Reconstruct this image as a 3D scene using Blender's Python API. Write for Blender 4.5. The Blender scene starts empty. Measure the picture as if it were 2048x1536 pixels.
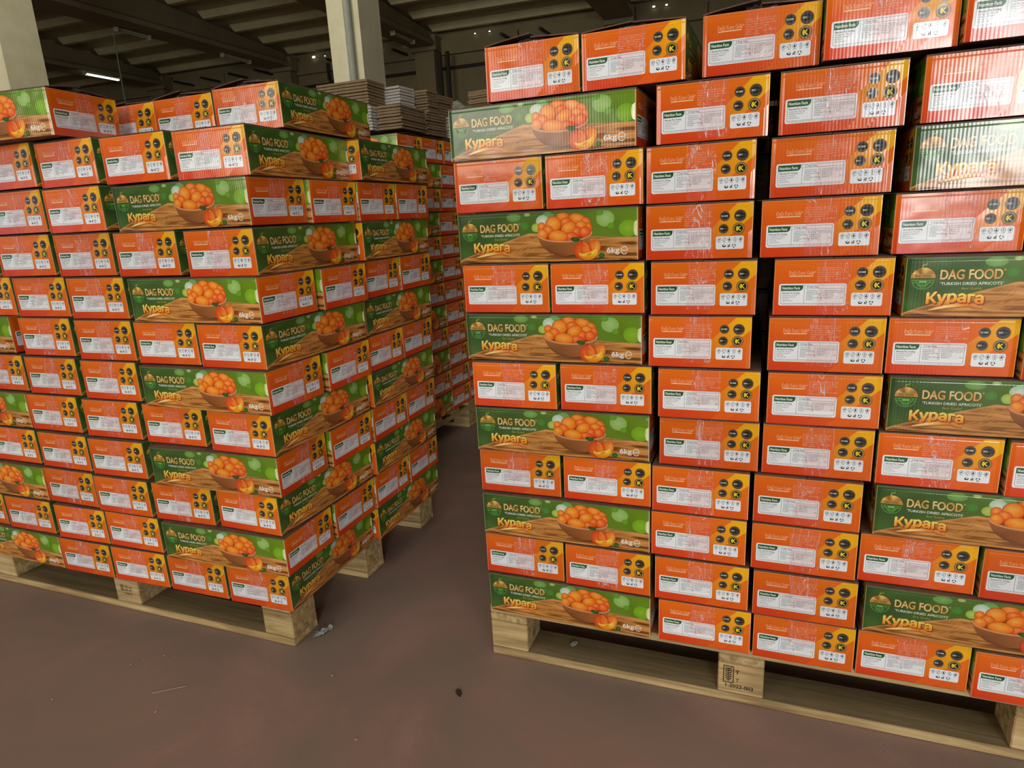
import bpy, bmesh, math, random
from mathutils import Vector, Matrix, noise

S = bpy.context.scene
COL = S.collection
rnd = random.Random(7)

# ------------------------------------------------------------------ camera
cam_d = bpy.data.cameras.new('camera'); cam = bpy.data.objects.new('camera', cam_d); COL.objects.link(cam)
F_PX, PITCH, ROLL, HC = 1298.98, .25316, -.051906, 1.08808
cam_d.sensor_width = 36; cam_d.lens = F_PX / 2048 * 36; cam_d.clip_start = .02; cam_d.clip_end = 200
_f = Vector((0, math.cos(PITCH), -math.sin(PITCH))); _u = Vector((0, math.sin(PITCH), math.cos(PITCH))); _r = Vector((1, 0, 0))
_r2 = math.cos(ROLL) * _r + math.sin(ROLL) * _u; _u2 = -math.sin(ROLL) * _r + math.cos(ROLL) * _u
cam.matrix_world = Matrix(((_r2.x, _u2.x, -_f.x, 0), (_r2.y, _u2.y, -_f.y, 0), (_r2.z, _u2.z, -_f.z, HC), (0, 0, 0, 1)))
S.camera = cam

# ------------------------------------------------------------------ world, lights, exposure
w = bpy.data.worlds.new('world'); S.world = w; w.use_nodes = True
bg = w.node_tree.nodes['Background']; bg.inputs[0].default_value = (.62, .72, .9, 1); bg.inputs[1].default_value = 1.0
S.view_settings.view_transform = 'Standard'; S.view_settings.look = 'None'; S.view_settings.gamma = 1
S.view_settings.use_curve_mapping = False; S.view_settings.exposure = -.2
S.cycles.use_denoising = True; S.cycles.max_bounces = 7; S.cycles.diffuse_bounces = 4; S.cycles.glossy_bounces = 3
S.cycles.transparent_max_bounces = 8; S.cycles.sample_clamp_indirect = 6; S.cycles.caustics_reflective = False; S.cycles.caustics_refractive = False

def area(name, loc, look, sx, sy, power, col):
    d = bpy.data.lights.new(name, 'AREA'); d.shape = 'RECTANGLE'; d.size = sx; d.size_y = sy; d.energy = power; d.color = col
    o = bpy.data.objects.new(name, d); COL.objects.link(o); o.location = loc
    o.rotation_euler = (Vector(look) - Vector(loc)).to_track_quat('-Z', 'Y').to_euler(); return o
# daylight through the loading door behind the camera and through the high windows of the left wall
area('door_sky_light', (.05, -6.9, 1.95), (.05, 0, 1.95), 1.2, 1.8, 200, (1, .99, .96))
area('door_daylight', (1.35, -6.9, 2.0), (1.35, 0, 2.0), 4.9, 3.6, 100, (1, .99, .95))
area('window_daylight', (-9.5, -6.6, 3.4), (-7, 8, 6.2), 8.0, 3.0, 560, (1, .94, .82))
area('hall_fill_light', (-4.2, 4.6, 5.9), (-3.2, 11.0, 3.4), 7.0, 1.4, 240, (1, .95, .8))  # added fill lamp under the roof for columns, joists and back wall
area('overhead_fill_light', (-.6, -2.2, 6.5), (-.6, -2.0, 0), 5.5, 3.2, 160, (1, .98, .95))  # added overhead fill for the floor; the roof has no opening here

# ------------------------------------------------------------------ materials
def lin(c): return tuple(((v / 255) / 12.92 if v / 255 <= .04045 else ((v / 255 + .055) / 1.055) ** 2.4) for v in c[:3]) + (1,)
class NT:
    def __init__(s, name):
        s.m = bpy.data.materials.new(name); s.m.use_nodes = True; s.t = s.m.node_tree
        s.b = s.t.nodes['Principled BSDF']
    def n(s, t, **k):
        o = s.t.nodes.new(t)
        for a, b in k.items(): setattr(o, a, b)
        return o
    def l(s, a, b): s.t.links.new(a, b)
    def set(s, **k):
        for a, b in k.items(): s.b.inputs[a.replace('_', ' ')].default_value = b
        return s
def mixcol(N, fac, a, b):
    m = N.n('ShaderNodeMix', data_type='RGBA')
    for sock, v in ((m.inputs[0], fac), (m.inputs[6], a), (m.inputs[7], b)):
        if hasattr(v, 'links'): N.l(v, sock)
        else: sock.default_value = v
    return m.outputs[2]
def noise_tex(N, vec, scale, detail=4, rough=.55, dist=0):
    t = N.n('ShaderNodeTexNoise'); t.inputs['Scale'].default_value = scale; t.inputs['Detail'].default_value = detail
    t.inputs['Roughness'].default_value = rough; t.inputs['Distortion'].default_value = dist
    if vec: N.l(vec, t.inputs['Vector'])
    return t.outputs['Fac']
def ramp(N, src, stops):
    r = N.n('ShaderNodeValToRGB'); e = r.color_ramp.elements
    while len(e) < len(stops): e.new(.5)
    for x, (p, c) in zip(e, stops): x.position = p; x.color = c if len(c) == 4 else c + (1,)
    N.l(src, r.inputs[0]); return r.outputs[0]
def bump(N, h, strength, dist, prev=None):
    b = N.n('ShaderNodeBump'); b.inputs['Strength'].default_value = strength; b.inputs['Distance'].default_value = dist
    N.l(h, b.inputs['Height'])
    if prev: N.l(prev, b.inputs['Normal'])
    return b.outputs[0]
def coords(N, kind='Object', scale=(1, 1, 1)):
    tc = N.n('ShaderNodeTexCoord'); mp = N.n('ShaderNodeMapping'); mp.inputs['Scale'].default_value = scale
    N.l(tc.outputs[kind], mp.inputs[0]); return mp.outputs[0]

def mat_print():
    N = NT('printed_board')
    a = N.n('ShaderNodeAttribute', attribute_name='Col')
    uv = N.n('ShaderNodeUVMap', uv_map='UV')
    oi = N.n('ShaderNodeObjectInfo')
    hs = N.n('ShaderNodeHueSaturation'); N.l(a.outputs['Color'], hs.inputs['Color'])
    mr = N.n('ShaderNodeMapRange'); mr.inputs[3].default_value = .9; mr.inputs[4].default_value = 1.08
    N.l(oi.outputs['Random'], mr.inputs[0]); N.l(mr.outputs[0], hs.inputs['Value'])
    N.l(hs.outputs[0], N.b.inputs['Base Color'])
    # corrugation flutes under the varnish, standing upright
    sx = N.n('ShaderNodeSeparateXYZ'); N.l(uv.outputs[0], sx.inputs[0])
    m = N.n('ShaderNodeMath', operation='MULTIPLY'); m.inputs[1].default_value = 2 * math.pi / .0056; N.l(sx.outputs[0], m.inputs[0])
    sn = N.n('ShaderNodeMath', operation='SINE'); N.l(m.outputs[0], sn.inputs[0])
    # random shift per carton so the dents differ
    ad = N.n('ShaderNodeVectorMath', operation='MULTIPLY_ADD'); ad.inputs[1].default_value = (9, 9, 9)
    cb = N.n('ShaderNodeCombineXYZ'); 
    for i in range(3): N.l(oi.outputs['Random'], cb.inputs[i])
    N.l(cb.outputs[0], ad.inputs[0]); N.l(uv.outputs[0], ad.inputs[2])
    nb = bump(N, noise_tex(N, ad.outputs[0], 11, 2, .5), .35, .006)
    nb = bump(N, sn.outputs[0], .04, .0006, nb)
    # the board bends over at the upright corners and is creased just under the lid
    def mth(op, a, b=None):
        q = N.n('ShaderNodeMath', operation=op)
        for k, v in ((0, a), (1, b)):
            if v is None: continue
            if hasattr(v, 'links'): N.l(v, q.inputs[k])
            else: q.inputs[k].default_value = v
        return q.outputs[0]
    e = mth('MINIMUM', sx.outputs[0], mth('SUBTRACT', a.outputs['Alpha'], sx.outputs[0]))
    sm = N.n('ShaderNodeMapRange', interpolation_type='SMOOTHSTEP'); sm.inputs[2].default_value = .009; N.l(e, sm.inputs[0])
    nb = bump(N, sm.outputs[0], .6, .0022, nb)
    cr = mth('ABSOLUTE', mth('SUBTRACT', sx.outputs[1], .0948)); s2 = N.n('ShaderNodeMapRange', interpolation_type='SMOOTHSTEP'); s2.inputs[2].default_value = .0014; N.l(cr, s2.inputs[0])
    nb = bump(N, s2.outputs[0], .35, .0008, nb)
    N.l(nb, N.b.inputs['Normal'])
    return N.set(Roughness=.15, Specular_IOR_Level=.5).m
def mat_kraft(name, c1, c2):
    N = NT(name); v = coords(N, 'Object', (1, 1, 3))
    N.l(ramp(N, noise_tex(N, v, 40), [(.3, lin(c1)), (.7, lin(c2))]), N.b.inputs['Base Color'])
    N.l(bump(N, noise_tex(N, v, 160), .2, .001), N.b.inputs['Normal'])
    return N.set(Roughness=.75).m
def mat_tape():
    N = NT('clear_tape'); v = coords(N, 'Object', (1, 1, .14))
    oi = N.n('ShaderNodeObjectInfo'); ad = N.n('ShaderNodeVectorMath', operation='MULTIPLY_ADD'); ad.inputs[1].default_value = (7, 3, 5)
    cb = N.n('ShaderNodeCombineXYZ')
    for i in range(3): N.l(oi.outputs['Random'], cb.inputs[i])
    N.l(cb.outputs[0], ad.inputs[0]); N.l(v, ad.inputs[2])
    h = noise_tex(N, ad.outputs[0], 34, 3, .65, 1.4)
    nb = bump(N, h, 1, .012); N.l(nb, N.b.inputs['Normal'])
    tr = N.n('ShaderNodeBsdfTransparent'); tr.inputs[0].default_value = (1, .92, .92, 1)
    mx = N.n('ShaderNodeMixShader')
    # creases in the film catch air and turn milky
    cr = ramp(N, h, [(.49, (.04,) * 3), (.5, (.75,) * 3), (.51, (.04,) * 3)])
    N.l(cr, mx.inputs[0]); N.l(tr.outputs[0], mx.inputs[1]); N.l(N.b.outputs[0], mx.inputs[2])
    N.l(mx.outputs[0], N.t.nodes['Material Output'].inputs[0])
    return N.set(Base_Color=(.85, .76, .74, 1), Roughness=.16, Specular_IOR_Level=.7).m
def mat_film():
    N = NT('clear_film'); v = coords(N); h = noise_tex(N, v, 22, 4, .7, 1.5)
    N.l(bump(N, h, 1, .02), N.b.inputs['Normal'])
    tr = N.n('ShaderNodeBsdfTransparent'); mx = N.n('ShaderNodeMixShader'); N.l(ramp(N, h, [(.4, (.25,) * 3), (.6, (.7,) * 3)]), mx.inputs[0])
    N.l(tr.outputs[0], mx.inputs[1]); N.l(N.b.outputs[0], mx.inputs[2]); N.l(mx.outputs[0], N.t.nodes['Material Output'].inputs[0])
    return N.set(Base_Color=(.55, .54, .48, 1), Roughness=.25).m
def mat_wood(name='pallet_wood', tones=((196, 166, 112), (232, 204, 150), (140, 108, 64)), dirt=.5):
    N = NT(name); oi = N.n('ShaderNodeObjectInfo')
    tc = N.n('ShaderNodeTexCoord'); ad = N.n('ShaderNodeVectorMath', operation='MULTIPLY_ADD'); ad.inputs[1].default_value = (5, 5, 5)
    cb = N.n('ShaderNodeCombineXYZ')
    for i in range(3): N.l(oi.outputs['Random'], cb.inputs[i])
    N.l(cb.outputs[0], ad.inputs[0]); N.l(tc.outputs['Object'], ad.inputs[2])
    mp = N.n('ShaderNodeMapping'); mp.inputs['Scale'].default_value = (1.6, 26, 26); N.l(ad.outputs[0], mp.inputs[0])
    g = noise_tex(N, mp.outputs[0], 2.2, 5, .6, .6)
    base = ramp(N, g, [(.28, lin(tones[2])), (.5, lin(tones[0])), (.72, lin(tones[1]))])
    st = noise_tex(N, ad.outputs[0], 5, 3, .6)
    col = mixcol(N, ramp(N, st, [(.45, (0,) * 3), (.8, (dirt,) * 3)]), base, lin((92, 78, 56)))
    vo = N.n('ShaderNodeTexVoronoi'); vo.inputs['Scale'].default_value = 5.5; mk = N.n('ShaderNodeMapping'); mk.inputs['Scale'].default_value = (.6, 1.6, 1.6); N.l(ad.outputs[0], mk.inputs[0]); N.l(mk.outputs[0], vo.inputs['Vector'])
    col = mixcol(N, ramp(N, vo.outputs['Distance'], [(.05, (.8,) * 3), (.11, (0,) * 3)]), col, lin((96, 66, 38)))
    # dust and grime on upward faces, darkened further to paint in their shade
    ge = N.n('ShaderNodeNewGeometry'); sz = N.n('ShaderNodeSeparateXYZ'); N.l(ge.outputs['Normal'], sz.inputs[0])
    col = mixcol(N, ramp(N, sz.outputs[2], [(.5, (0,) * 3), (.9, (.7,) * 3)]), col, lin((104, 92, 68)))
    mr = N.n('ShaderNodeMapRange'); mr.inputs[3].default_value = .85; mr.inputs[4].default_value = 1.1; N.l(oi.outputs['Random'], mr.inputs[0])
    hs = N.n('ShaderNodeHueSaturation'); N.l(col, hs.inputs['Color']); N.l(mr.outputs[0], hs.inputs['Value'])
    N.l(hs.outputs[0], N.b.inputs['Base Color'])
    N.l(bump(N, g, .5, .002), N.b.inputs['Normal'])
    return N.set(Roughness=.75).m
def mat_floor():
    N = NT('painted_floor'); v = coords(N)
    a = ramp(N, noise_tex(N, v, 2.6, 7, .66, .8), [(.3, lin((140, 128, 116))), (.48, lin((154, 132, 122))), (.56, lin((166, 133, 125))), (.7, lin((182, 146, 138)))])
    b = mixcol(N, ramp(N, noise_tex(N, v, 620, 3, .8), [(.38, (0,) * 3), (.6, (.9,) * 3)]), a, lin((124, 106, 90)))
    c = mixcol(N, ramp(N, noise_tex(N, v, 9, 8, .75), [(.62, (0,) * 3), (.8, (.5,) * 3)]), b, lin((168, 126, 118)))
    d = mixcol(N, ramp(N, noise_tex(N, v, 75, 2, .5), [(.77, (0,) * 3), (.8, (.55,) * 3)]), c, lin((150, 134, 118)))
    N.l(d, N.b.inputs['Base Color'])
    nb = bump(N, noise_tex(N, v, 800, 3, .7), .25, .0006); nb = bump(N, noise_tex(N, v, 14, 4), .2, .004, nb)
    N.l(nb, N.b.inputs['Normal'])
    N.l(ramp(N, noise_tex(N, v, 6, 4), [(.3, (.42,) * 3), (.7, (.6,) * 3)]), N.b.inputs['Roughness'])
    return N.set(Specular_IOR_Level=.35).m
def mat_concrete(name, c1, c2, sc=3):
    N = NT(name); v = coords(N)
    a = ramp(N, noise_tex(N, v, sc, 8, .65), [(.3, lin(c1)), (.7, lin(c2))])
    a = mixcol(N, ramp(N, noise_tex(N, v, sc * 22, 3, .6), [(.68, (0,) * 3), (.74, (.5,) * 3)]), a, lin(tuple(x * .6 for x in c1)))
    N.l(a, N.b.inputs['Base Color']); N.l(bump(N, noise_tex(N, v, sc * 30, 4), .2, .004), N.b.inputs['Normal'])
    return N.set(Roughness=.85, Specular_IOR_Level=.2).m
def mat_plain(name, c, rough=.6, metal=0.):
    N = NT(name); v = coords(N)
    N.l(mixcol(N, noise_tex(N, v, 30), lin(c), lin(tuple(x * .82 for x in c))), N.b.inputs['Base Color'])
    return N.set(Roughness=rough, Metallic=metal).m
def mat_emit(name, c, s):
    N = NT(name); N.b.inputs['Emission Color'].default_value = c; N.b.inputs['Emission Strength'].default_value = s; return N.m

M_PRINT = mat_print(); M_KRAFT = mat_kraft('brown_board', (84, 60, 48), (112, 84, 66)); M_TAPE = mat_tape()
M_FLATS = mat_kraft('folded_board', (120, 98, 70), (150, 126, 92)); M_FLATS_W = mat_kraft('white_lined_board', (176, 170, 158), (206, 200, 188))
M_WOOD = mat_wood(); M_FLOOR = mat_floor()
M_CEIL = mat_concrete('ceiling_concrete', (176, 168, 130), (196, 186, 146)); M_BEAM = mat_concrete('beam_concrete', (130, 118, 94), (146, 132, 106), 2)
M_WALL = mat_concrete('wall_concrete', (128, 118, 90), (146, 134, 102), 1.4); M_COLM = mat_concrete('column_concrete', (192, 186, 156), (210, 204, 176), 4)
M_PIPE = mat_plain('grey_pipe', (158, 162, 150), .45); M_DARK = mat_plain('dark_steel', (52, 46, 38), .5); M_INK = mat_plain('black_stamp_ink', (46, 34, 26), .8)
M_LAMP = mat_plain('lamp_housing', (190, 186, 168), .4); M_TUBE = mat_emit('lit_tube', (.92, 1, .93, 1), 5); M_GAP = mat_emit('daylight_gap', (1, .95, .85, 1), 4)
M_FILM = mat_film(); M_LEAF = mat_plain('dry_leaf', (62, 48, 34), .8); M_CHIP = mat_plain('wood_chip', (196, 176, 140), .8)

# ------------------------------------------------------------------ object helpers
def tag(o, label=None, cat=None, group=None, kind=None):
    for k, v in (('label', label), ('category', cat), ('group', group), ('kind', kind)):
        if v: o[k] = v
    return o
def link(name, me, parent=None, loc=(0, 0, 0), rotz=0.):
    o = bpy.data.objects.new(name, me); COL.objects.link(o); o.parent = parent; o.location = loc; o.rotation_euler = (0, 0, rotz); return o
def empty(name, loc, rz=0.): 
    e = link(name, None, None, loc, rz); e.empty_display_size = .05; return e
def mesh(name, verts, faces, mats, smooth=False):
    me = bpy.data.meshes.new(name); me.from_pydata(verts, [], faces); me.update()
    for m in (mats if isinstance(mats, (list, tuple)) else [mats]): me.materials.append(m)
    if smooth:
        for p in me.polygons: p.use_smooth = True
    return me
def bm_mesh(name, bm, mats):
    me = bpy.data.meshes.new(name); bm.to_mesh(me); bm.free()
    for m in (mats if isinstance(mats, (list, tuple)) else [mats]): me.materials.append(m)
    return me
def box_bm(sx, sy, sz, cx=0, cy=0, cz=0, bev=0., bm=None):
    own = bm is None; bm = bm or bmesh.new()
    r = bmesh.ops.create_cube(bm, size=1); vs = r['verts']
    for v in vs: v.co = Vector((v.co.x * sx + cx, v.co.y * sy + cy, v.co.z * sz + cz))
    if bev: bmesh.ops.bevel(bm, geom=list({e for v in vs for e in v.link_edges}), offset=bev, segments=1, affect='EDGES')
    return bm
def tube_me(name, pts, r, mat, seg=10):
    bm = bmesh.new(); rings = []
    for i, p in enumerate(pts):
        p = Vector(p); d = (Vector(pts[min(i + 1, len(pts) - 1)]) - Vector(pts[max(i - 1, 0)])).normalized()
        a = d.orthogonal().normalized(); b = d.cross(a)
        rings.append([bm.verts.new(p + r * (math.cos(t) * a + math.sin(t) * b)) for t in [2 * math.pi * k / seg for k in range(seg)]])
    for q in range(len(rings) - 1):
        A, B = rings[q], rings[q + 1]
        # match ring start so the tube does not twist
        off = min(range(seg), key=lambda s: (A[0].co - B[s].co).length)
        B = B[off:] + B[:off]; rings[q + 1] = B
        for k in range(seg): bm.faces.new((A[k], A[(k + 1) % seg], B[(k + 1) % seg], B[k]))
    bm.faces.new(rings[0][::-1]); bm.faces.new(rings[-1])
    bmesh.ops.recalc_face_normals(bm, faces=bm.faces)
    return bm_mesh(name, bm, mat)

# ------------------------------------------------------------------ the structure of the hall
UV_, DV_ = Vector((math.cos(-.335), math.sin(-.335), 0)), Vector((math.sin(.39), math.cos(.39), 0))
def BP(u, d, z=0.): return UV_ * u + DV_ * d + Vector((0, 0, z))
def struct(name, me, **k): return tag(link(name, me), kind='structure', **k)
def prism(name, quad, z0, z1, mat):
    """quad: four plan points; z0/z1 numbers or 4-tuples"""
    a = z0 if isinstance(z0, (list, tuple)) else [z0] * 4; b = z1 if isinstance(z1, (list, tuple)) else [z1] * 4
    V = [Vector((q[0], q[1], a[i])) for i, q in enumerate(quad)] + [Vector((q[0], q[1], b[i])) for i, q in enumerate(quad)]
    return mesh(name, V, [(3, 2, 1, 0), (4, 5, 6, 7)] + [(i, (i + 1) % 4, (i + 1) % 4 + 4, i + 4) for i in range(4)], mat)
def uq(u0, u1, d0, d1): return [BP(u0, d0), BP(u1, d0), BP(u1, d1), BP(u0, d1)]

struct('floor', mesh('floor', [(-34, -14, 0), (24, -14, 0), (24, 30, 0), (-34, 30, 0), (-34, -14, -.2), (24, -14, -.2), (24, 30, -.2), (-34, 30, -.2)],
       [(0, 1, 2, 3), (7, 6, 5, 4), (0, 4, 5, 1), (1, 5, 6, 2), (2, 6, 7, 3), (3, 7, 4, 0)], M_FLOOR))
def zroof(d): return 5.84 + .072 * (17.22 - max(d, 2.)) - (.072 * (2. - d) if d < 2 else 0)
ULO, UHI, DHI, DLO = -27.4, 14.85, 17.6, -9.0
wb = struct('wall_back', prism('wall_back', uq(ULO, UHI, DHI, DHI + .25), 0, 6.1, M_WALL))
# precast wall panels of the upper part, each proud of the joints
k = 0
u = ULO + .1
while u < UHI - 1:
    for z0, z1 in ((.02, 3.2), (3.22, 5.28), (5.32, 5.68)):
        link('wall_panel', prism('wall_panel', uq(u + .012, u + 2.3, DHI - (.05 if z0 < 5 else .11), DHI), z0, z1, M_WALL), wb)
    u += 2.325
struct('wall_left', prism('wall_left', uq(ULO - .25, ULO, DLO, DHI), 0, 7.2, M_WALL))
struct('wall_right', prism('wall_right', uq(UHI, UHI + .25, DLO, DHI), 0, 7.2, M_WALL))
# wall behind the camera with the open loading door
RW = struct('wall_front', mesh('wall_front', [], [], M_WALL))
bm = bmesh.new()
for (x0, x1, z0, z1) in ((-30, -1.15, 0, 7.3), (3.85, 22, 0, 7.3), (-1.15, 3.85, 3.95, 7.3)):
    box_bm(x1 - x0, .25, z1 - z0, (x0 + x1) / 2, -7.1, (z0 + z1) / 2, bm=bm)
bm.to_mesh(RW.data); bm.free()



RP = []
for d in (DLO - .3, 2.0, DHI + .3): RP.append((d, zroof(d) + .17))
vs, fs = [], []
for dz in (0, .12):
    for d, z in RP: vs += [BP(ULO - .3, d, z + dz), BP(UHI + .3, d, z + dz)]
for i in range(2): fs += [(2 * i, 2 * i + 1, 2 * i + 3, 2 * i + 2), (6 + 2 * i + 2, 6 + 2 * i + 3, 6 + 2 * i + 1, 6 + 2 * i)]
fs += [(0, 6, 7, 1), (4, 5, 11, 10), (0, 2, 8, 6), (2, 4, 10, 8), (1, 7, 9, 3), (3, 9, 11, 5)]
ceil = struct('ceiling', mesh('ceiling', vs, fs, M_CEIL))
RAFT = [-22.7, -18.05, -13.4, -8.9, -3.75, .9, 5.55, 10.2]
bays = list(zip(RAFT[:-1], RAFT[1:]))
for (ua, ub) in bays:
    j = 0
    while True:
        d = 17.22 - j * 1.0; j += 1
        if d < 3.0: break
        zb = zroof(d)
        # joist with a slightly narrower underside and notched ends lying on the beams
        x0, x1 = ua + .16, ub - .16
        pts = []
        for (a, z) in ((0, zb), (.13, zb), (.17, zb + .168), (-.03, zb + .168)): pts.append((a, z))
        V = [BP(x0 + (.12 if z < zb + .1 else 0), d + a, z) for a, z in pts] + [BP(x1 - (.12 if z < zb + .1 else 0), d + a, z) for a, z in pts]
        link('roof_joist', mesh('roof_joist', V, [(0, 1, 2, 3), (7, 6, 5, 4), (0, 4, 5, 1), (1, 5, 6, 2), (2, 6, 7, 3), (3, 7, 4, 0)], M_CEIL), ceil)
for i, uc in enumerate(RAFT):
    ds = [2., 6, 10, 14, 17.15]
    def ring(d, prof): return [BP(uc + a, d, z) for a, z in prof]
    V = []; F = []
    for d in ds:
        zt = zroof(d)
        for a, z in ((-.34, 5.5), (.34, 5.5), (.34, 5.6), (.27, 5.66), (.2, zt), (-.2, zt), (-.27, 5.66), (-.34, 5.6)): V.append(BP(uc + a, d, z))
    n = 8
    for q in range(len(ds) - 1):
        for k in range(n): F.append((q * n + k, q * n + (k + 1) % n, (q + 1) * n + (k + 1) % n, (q + 1) * n + k))
    F += [tuple(range(n))[::-1], tuple((len(ds) - 1) * n + k for k in range(n))]
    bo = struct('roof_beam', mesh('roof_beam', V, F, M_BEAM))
    link('beam_end', prism('beam_end', uq(uc - .36, uc + .36, 17.16, 17.48), 5.2 + .2, 5.76, M_BEAM), bo)
    # pier of the back wall under the beam
    pz = struct('wall_pier', prism('wall_pier', uq(uc - .28, uc + .28, 17.2, 17.49), 0, 5.39, M_WALL))
for u0, u1, z in ((-26, -18.4, 4.98), (-17.7, -13.75, 4.98), (-13.05, -9.25, 4.98), (-8.55, -4.1, 4.98)):
    tag(link('wall_conduit', tube_me('wall_conduit', [BP(u0, 17.46, z), BP(u1, 17.46, z)], .035, M_DARK, 8)), kind='structure')
for u in (-16.9, -15.9, -14.9, -13.9 - .1, -11.6, -10.6, -9.6, -6.6, -5.6):
    tag(link('wall_bracket', prism('wall_bracket', uq(u, u + .07, 16.75, 17.49), 5.42, 5.47, M_DARK)), kind='structure')
for u in (-8.42, -8.2): tag(link('wall_downpipe', tube_me('wall_downpipe', [BP(u, 17.12, 5.3), BP(u, 17.12, .02)], .055, M_DARK, 8)), kind='structure')
tag(link('wall_downpipe', tube_me('wall_downpipe', [BP(-12.0, 17.4, 5.5), BP(-12.0, 17.4, 5.1), BP(-11.9, 17.4, 4.9), BP(-11.9, 17.4, 4.75)], .05, M_DARK, 8)), kind='structure')
gaps = [(-12.5, .09), (-12.1, .03), (-10.3, .04), (-9.6, .03), (-7.55, .035), (-7.15, .04), (-3.0, .06), (-2.7, .05)]
for u, s in gaps:
    link('daylight_gap', prism('daylight_gap', uq(u, u + s * .9, 17.43, 17.45), 5.70, 5.70 + s * .5, M_GAP), wb)

# inner columns
def column(name, ur, d0, wu, wd, recess, top, lab):
    prof = [(-wu, 0), (0, 0), (0, wd), (-wu, wd)] if not recess else \
        [(-wu, 0), (-.16, 0), (-.145, .03), (-.07, .03), (-.055, 0), (0, 0), (0, wd), (-wu, wd)]
    n = len(prof); V = [BP(ur + a, d0 + b, z) for z in (0, top) for a, b in prof]
    F = [(i, (i + 1) % n, (i + 1) % n + n, i + n) for i in range(n)] + [tuple(range(n))[::-1], tuple(range(n, 2 * n))]
    o = struct(name, mesh(name, V, F, M_COLM))
    if recess:
        p = link('downpipe', tube_me('downpipe', [BP(ur - .107, d0 - .012, 2.22), BP(ur - .107, d0 - .012, top - .1)], .034, M_PIPE, 14), o)
        link('pipe_collar', tube_me('pipe_collar', [BP(ur - .107, d0 - .012, 2.2), BP(ur - .107, d0 - .012, 2.27)], .04, M_PIPE, 14), o)
        link('pipe_shoe', tube_me('pipe_shoe', [BP(ur - .107, d0 - .012, .02), BP(ur - .107, d0 - .012, 2.2)], .03, M_PIPE, 14), o)
    return o
column('concrete_column', -3.62, 5.8, .33, .36, True, 5.5, '')
column('concrete_column', -8.17, 5.8, .33, .46, False, 5.5, '')

# fluorescent battens under the beams
def lamp(u, d0, d1, z, lit, lab):
    z += .035
    e = empty('batten_lamp', BP(u, (d0 + d1) / 2, z)); off = e.location
    b = prism('housing', [q - off for q in uq(u - .03, u + .03, d0, d1)], z + .015 - off.z, z + .06 - off.z, M_LAMP)
    hb = link('housing', b, e)
    link('tube', tube_me('tube', [BP(u, d0 + .03, z) - off, BP(u, d1 - .03, z) - off], .03 if lit else .018, M_TUBE if lit else M_LAMP, 8), e)
    for dd in (d0, d1 - .03):
        link('end_cap', prism('end_cap', [q - off for q in uq(u - .06, u + .06, dd, dd + .03)], z - .03 - off.z, z + .065 - off.z, M_LAMP), e)
    tag(e, lab, 'lamp', 'batten lamps under the roof beams')
lamp(-17.7, 14.6, 15.65, 5.37, True, 'lit fluorescent batten glowing white under the dark roof beam at upper left')
lamp(-13.58, 12.15, 13.0, 5.385, False, 'unlit batten lamp under the middle beam with the cord hanging from it')
lamp(-13.42, 15.0, 15.97, 5.385, False, 'unlit batten lamp farther along the same beam as the hanging cord')
lamp(-8.74, 15.38, 16.35, 5.385, False, 'unlit batten lamp under the beam just right of the concrete column')
tag(link('hanging_cord', tube_me('hanging_cord', [BP(-13.6, 12.1, 5.4), BP(-13.62, 12.1, 4.2), BP(-13.6, 12.1, 2.6)], .014, M_PIPE, 6)), 'thin pale cord hanging from the unlit batten lamp, above the cartons', 'cord')

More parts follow.
